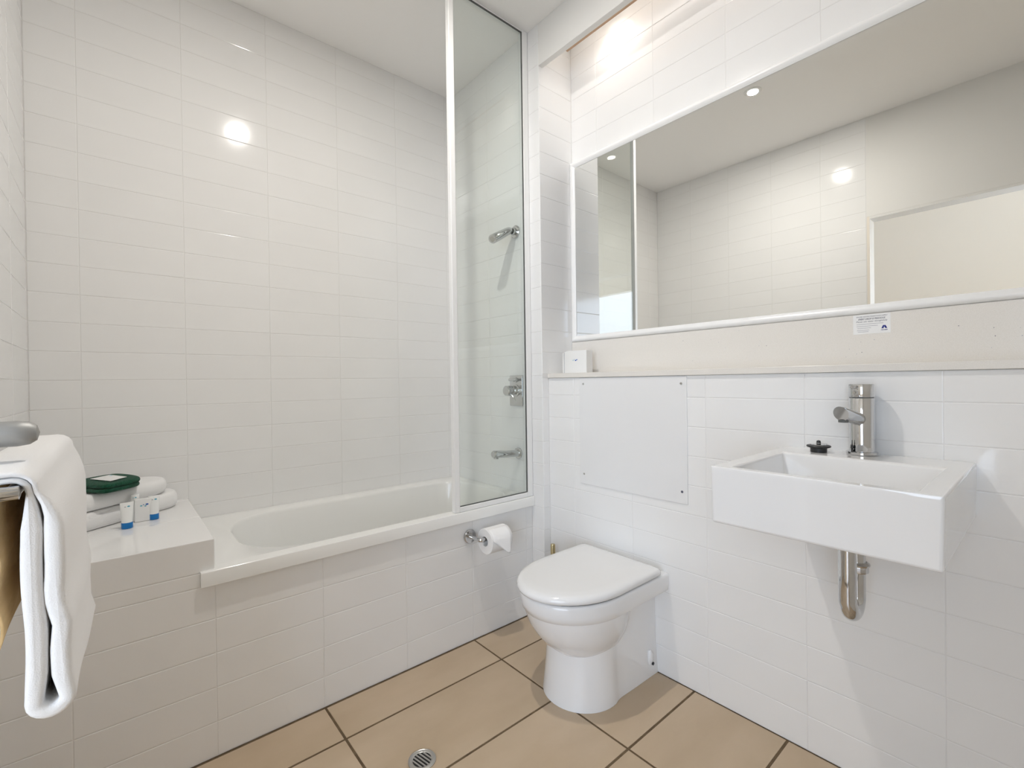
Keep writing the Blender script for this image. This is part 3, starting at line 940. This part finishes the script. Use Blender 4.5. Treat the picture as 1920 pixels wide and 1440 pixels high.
# the towel: one long sheet folded double, hung over the bar; cross-section in x,z swept along y
ht = thing('hanging_towel', 'thick white towel folded double and hung over the rail', 'towel', (-.065, .95, .65))
def sweep_sheet(name, path_fn, y0, y1, ny, m, parent, rnd=.006):
    """path_fn(s) gives (x, z, thickness) points; the two selvedges are rounded off"""
    bm_ = bmesh.new()
    rings_ = []
    ys = [(0, .30), (.15 * rnd, .62), (.5 * rnd, .87), (rnd, 1.0)]
    L_ = y1 - y0
    stations = [(y, e) for y, e in ys] + [(rnd + (L_ - 2 * rnd) * i / ny, 1.0) for i in range(1, ny)] + [(L_ - y, e) for y, e in ys[::-1]]
    for yy, e_ in stations:
        pts = path_fn(yy / L_)
        left, right = [], []
        for k_, p in enumerate(pts):
            a = pts[max(k_ - 1, 0)]; b = pts[min(k_ + 1, len(pts) - 1)]
            tx_, tz_ = b[0] - a[0], b[1] - a[1]
            l_ = math.hypot(tx_, tz_) or 1
            nx_, nz_ = -tz_ / l_, tx_ / l_
            w_ = p[2] / 2 * e_ * (0.55 if k_ in (0, len(pts) - 1) else 1)
            left.append((p[0] + nx_ * w_, y0 + yy, p[1] + nz_ * w_))
            right.append((p[0] - nx_ * w_, y0 + yy, p[1] - nz_ * w_))
        rings_.append(left + right[::-1])
    loft(bm_, rings_)
    return fin(name, bm_, m, parent, smooth=75)
TA, TH = .0062, .0168                               # pulled thin over the bar, full in the drop
def towel_path(s):
    zb_ = .7045 - .088 * s + .004 * math.sin(s * 9)
    pts = [(BX2 - .0118, z, TA) for z in (.925, .936, .946)]
    for i in range(1, 5):
        a = PI - PI * i / 8
        pts.append((BX2 + .0118 * math.cos(a), BZ + .0118 * math.sin(a), TA))
    pts.append(((BX + BX2) / 2, BZ + .0112, TA))
    for i in range(4, 8):
        a = PI - PI * i / 8
        pts.append((BX + .0118 * math.cos(a), BZ + .0118 * math.sin(a), TA))
    xi = -.0712 + .0015 * s
    n_ = 16
    for k_ in range(n_):                            # inner layer, downwards
        t_ = k_ / (n_ - 1)
        z = BZ - .003 - (BZ - .003 - zb_ - .050) * t_
        lo_ = max(0, (t_ - .72) / .28)
        pts.append((xi + .006 * max(0, t_ - .35) - .0020 * lo_ + .0008 * math.sin(t_ * 9 + s * 6), z, TA + (TH - TA) * min(1, t_ * 5)))
    xl = pts[-1][0]
    gap_ = TH + .0012
    cxl = xl + gap_ / 2 + .002
    for i in range(0, 11):                          # loop at the bottom, a little open
        a = PI + PI * i / 10
        rr = gap_ / 2 + .0042
        pts.append((cxl + rr * math.cos(a), zb_ + .021 + .0125 * math.sin(a), TH * .86))
    for k_ in range(n_):                            # outer layer, upwards
        t_ = k_ / (n_ - 1)
        z = zb_ + .046 + (BZ - .002 - zb_ - .046) * t_
        ti = 1 - t_
        x = xi + .006 * max(0, ti - .35) + gap_ - .0035 * s * (1 - .3 * ti)
        x += .0030 * math.exp(-((ti - .74) / .07) ** 2) - .0022 * math.exp(-((ti - .56) / .09) ** 2)
        w_ = TA + (TH - TA) * min(1, ti * 5)
        if t_ > .8:                                 # runs in over the first layer at the bar
            q = (t_ - .8) / .2
            x = x + (BX + .0184 - x) * q * q
        pts.append((x, z, w_))
    for i in range(1, 5):
        a = PI * i / 8
        pts.append((BX + .0184 * math.cos(a), BZ + .0184 * math.sin(a), TA))
    pts.append(((BX + BX2) / 2, BZ + .0180, TA))
    for i in range(4, 8):
        a = PI * i / 8
        pts.append((BX2 + .0184 * math.cos(a), BZ + .0184 * math.sin(a), TA))
    pts += [(BX2 - .0184, z, TA) for z in (.946, .936, .926)]
    return pts
sweep_sheet('cloth', towel_path, .700, 1.205, 26, 'terry', ht)

# added sheet for the towel's back flap, its warm shade coloured in as tan
tc_ = thing('shaded_towel_flap', 'added tan sheet for the warm-shaded back flap of the white towel', 'cloth', (-.10, 1.0, .76))
def flap_path(s):
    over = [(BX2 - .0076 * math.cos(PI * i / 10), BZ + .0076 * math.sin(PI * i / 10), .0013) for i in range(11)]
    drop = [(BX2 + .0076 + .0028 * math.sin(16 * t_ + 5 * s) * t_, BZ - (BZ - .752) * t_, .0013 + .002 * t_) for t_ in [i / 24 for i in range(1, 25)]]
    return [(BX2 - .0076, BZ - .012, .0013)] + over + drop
sweep_sheet('cloth', flap_path, .805, 1.20, 18, 'shaded_terry', tc_, rnd=.001)

hk = thing('robe_hook', 'blunt grey metal peg projecting just above the hanging towel', 'hook', (XL, .80, 1.006))
latheobj('rose', [(0, 0), (.026, 0), (.026, .006), (.022, .009), (0, .009)], 'peg', hk, (XL, .80, 1.006), (1, 0, 0), 32)
latheobj('peg', [(0, .008), (.011, .008), (.0115, .085), (.0135, .100), (.0150, .115), (.0152, .130), (.0135, .1405), (.009, .1465), (0, .149)], 'peg', hk, (XL, .80, 1.006), (1, 0, 0), 32)

# ================================================================== LAMPS
def downlight(x, y, label):
    e = thing('ceiling_downlight', label, 'downlight', (x, y, ZC), 'ceiling downlights')
    latheobj('bezel', [(.026, 0), (.043, 0), (.043, .003), (.039, .006), (.029, .005), (.026, .001), (.026, 0)], 'frame', e, (x, y, ZC), (0, 0, -1), 40)
    latheobj('lens', [(0, .0010), (.026, .0010), (.026, .0020), (0, .0024)], 'lamp', e, (x, y, ZC), (0, 0, -1), 32)
    ld = bpy.data.lights.new('downlight_beam', 'AREA')
    ld.shape = 'DISK'
    ld.size = .05
    ld.energy = DOWNLIGHT_W
    ld.color = (1.0, .955, .90)
    lo_ = bpy.data.objects.new('downlight_beam', ld)
    COL.objects.link(lo_)
    lo_.location = (x, y, ZC - .008)
    lo_.parent = e
    lo_.matrix_parent_inverse = Matrix.Translation(-Vector(e.location))
    return e
downlight(.595, 1.085, 'round recessed ceiling downlight seen in the mirror')
# strip light hidden behind the bulkhead
slp = thing('bulkhead_strip_light', 'linear strip light hidden behind the bulkhead over the mirror', 'strip light', (1.545, .5, 2.60))
boxobj('batten', (1.484, YR + .03, 2.616), (1.532, 1.44, ZC - .0005), 'frame', slp, bevel=(.003, 2))
tubeobj('tube', [(1.506, YR + .05, 2.598), (1.506, 1.42, 2.598)], .013, 'strip', slp, 18)
# short lamp at the niche end of the same light slot
latheobj('lamp_cup', [(.020, 0), (.030, 0), (.030, .022), (.026, .024), (.022, .020), (.020, .004), (.020, 0)], 'frame', slp, (1.580, 1.22, ZC - .0005), (0, 0, -1), 28)
latheobj('lamp_face', [(0, .010), (.021, .010), (.021, .012), (0, .013)], 'lamp', slp, (1.580, 1.22, ZC - .0005), (0, 0, -1), 24)
sd_ = bpy.data.lights.new('slot_lamp', 'SPOT')
sd_.energy = 1.8
sd_.spot_size = math.radians(130)
sd_.spot_blend = 1.0
sd_.shadow_soft_size = .02
sd_.color = (1.0, .95, .89)
so_ = bpy.data.objects.new('slot_lamp', sd_)
COL.objects.link(so_)
so_.location = (1.580, 1.22, ZC - .030)
so_.parent = slp
so_.matrix_parent_inverse = Matrix.Translation(-Vector(slp.location))
# added window of the next room marked as a portal so the sky beyond it is sampled well (gives no light of its own)
pl = bpy.data.lights.new('added_window_portal', 'AREA')
pl.shape = 'RECTANGLE'
pl.size, pl.size_y = 2.10, 2.57
pl.cycles.is_portal = True
po = bpy.data.objects.new('added_window_portal', pl)
COL.objects.link(po)
po.location = (-2.45, -1.315, 1.30)
po.rotation_euler = (0, -PI / 2, 0)
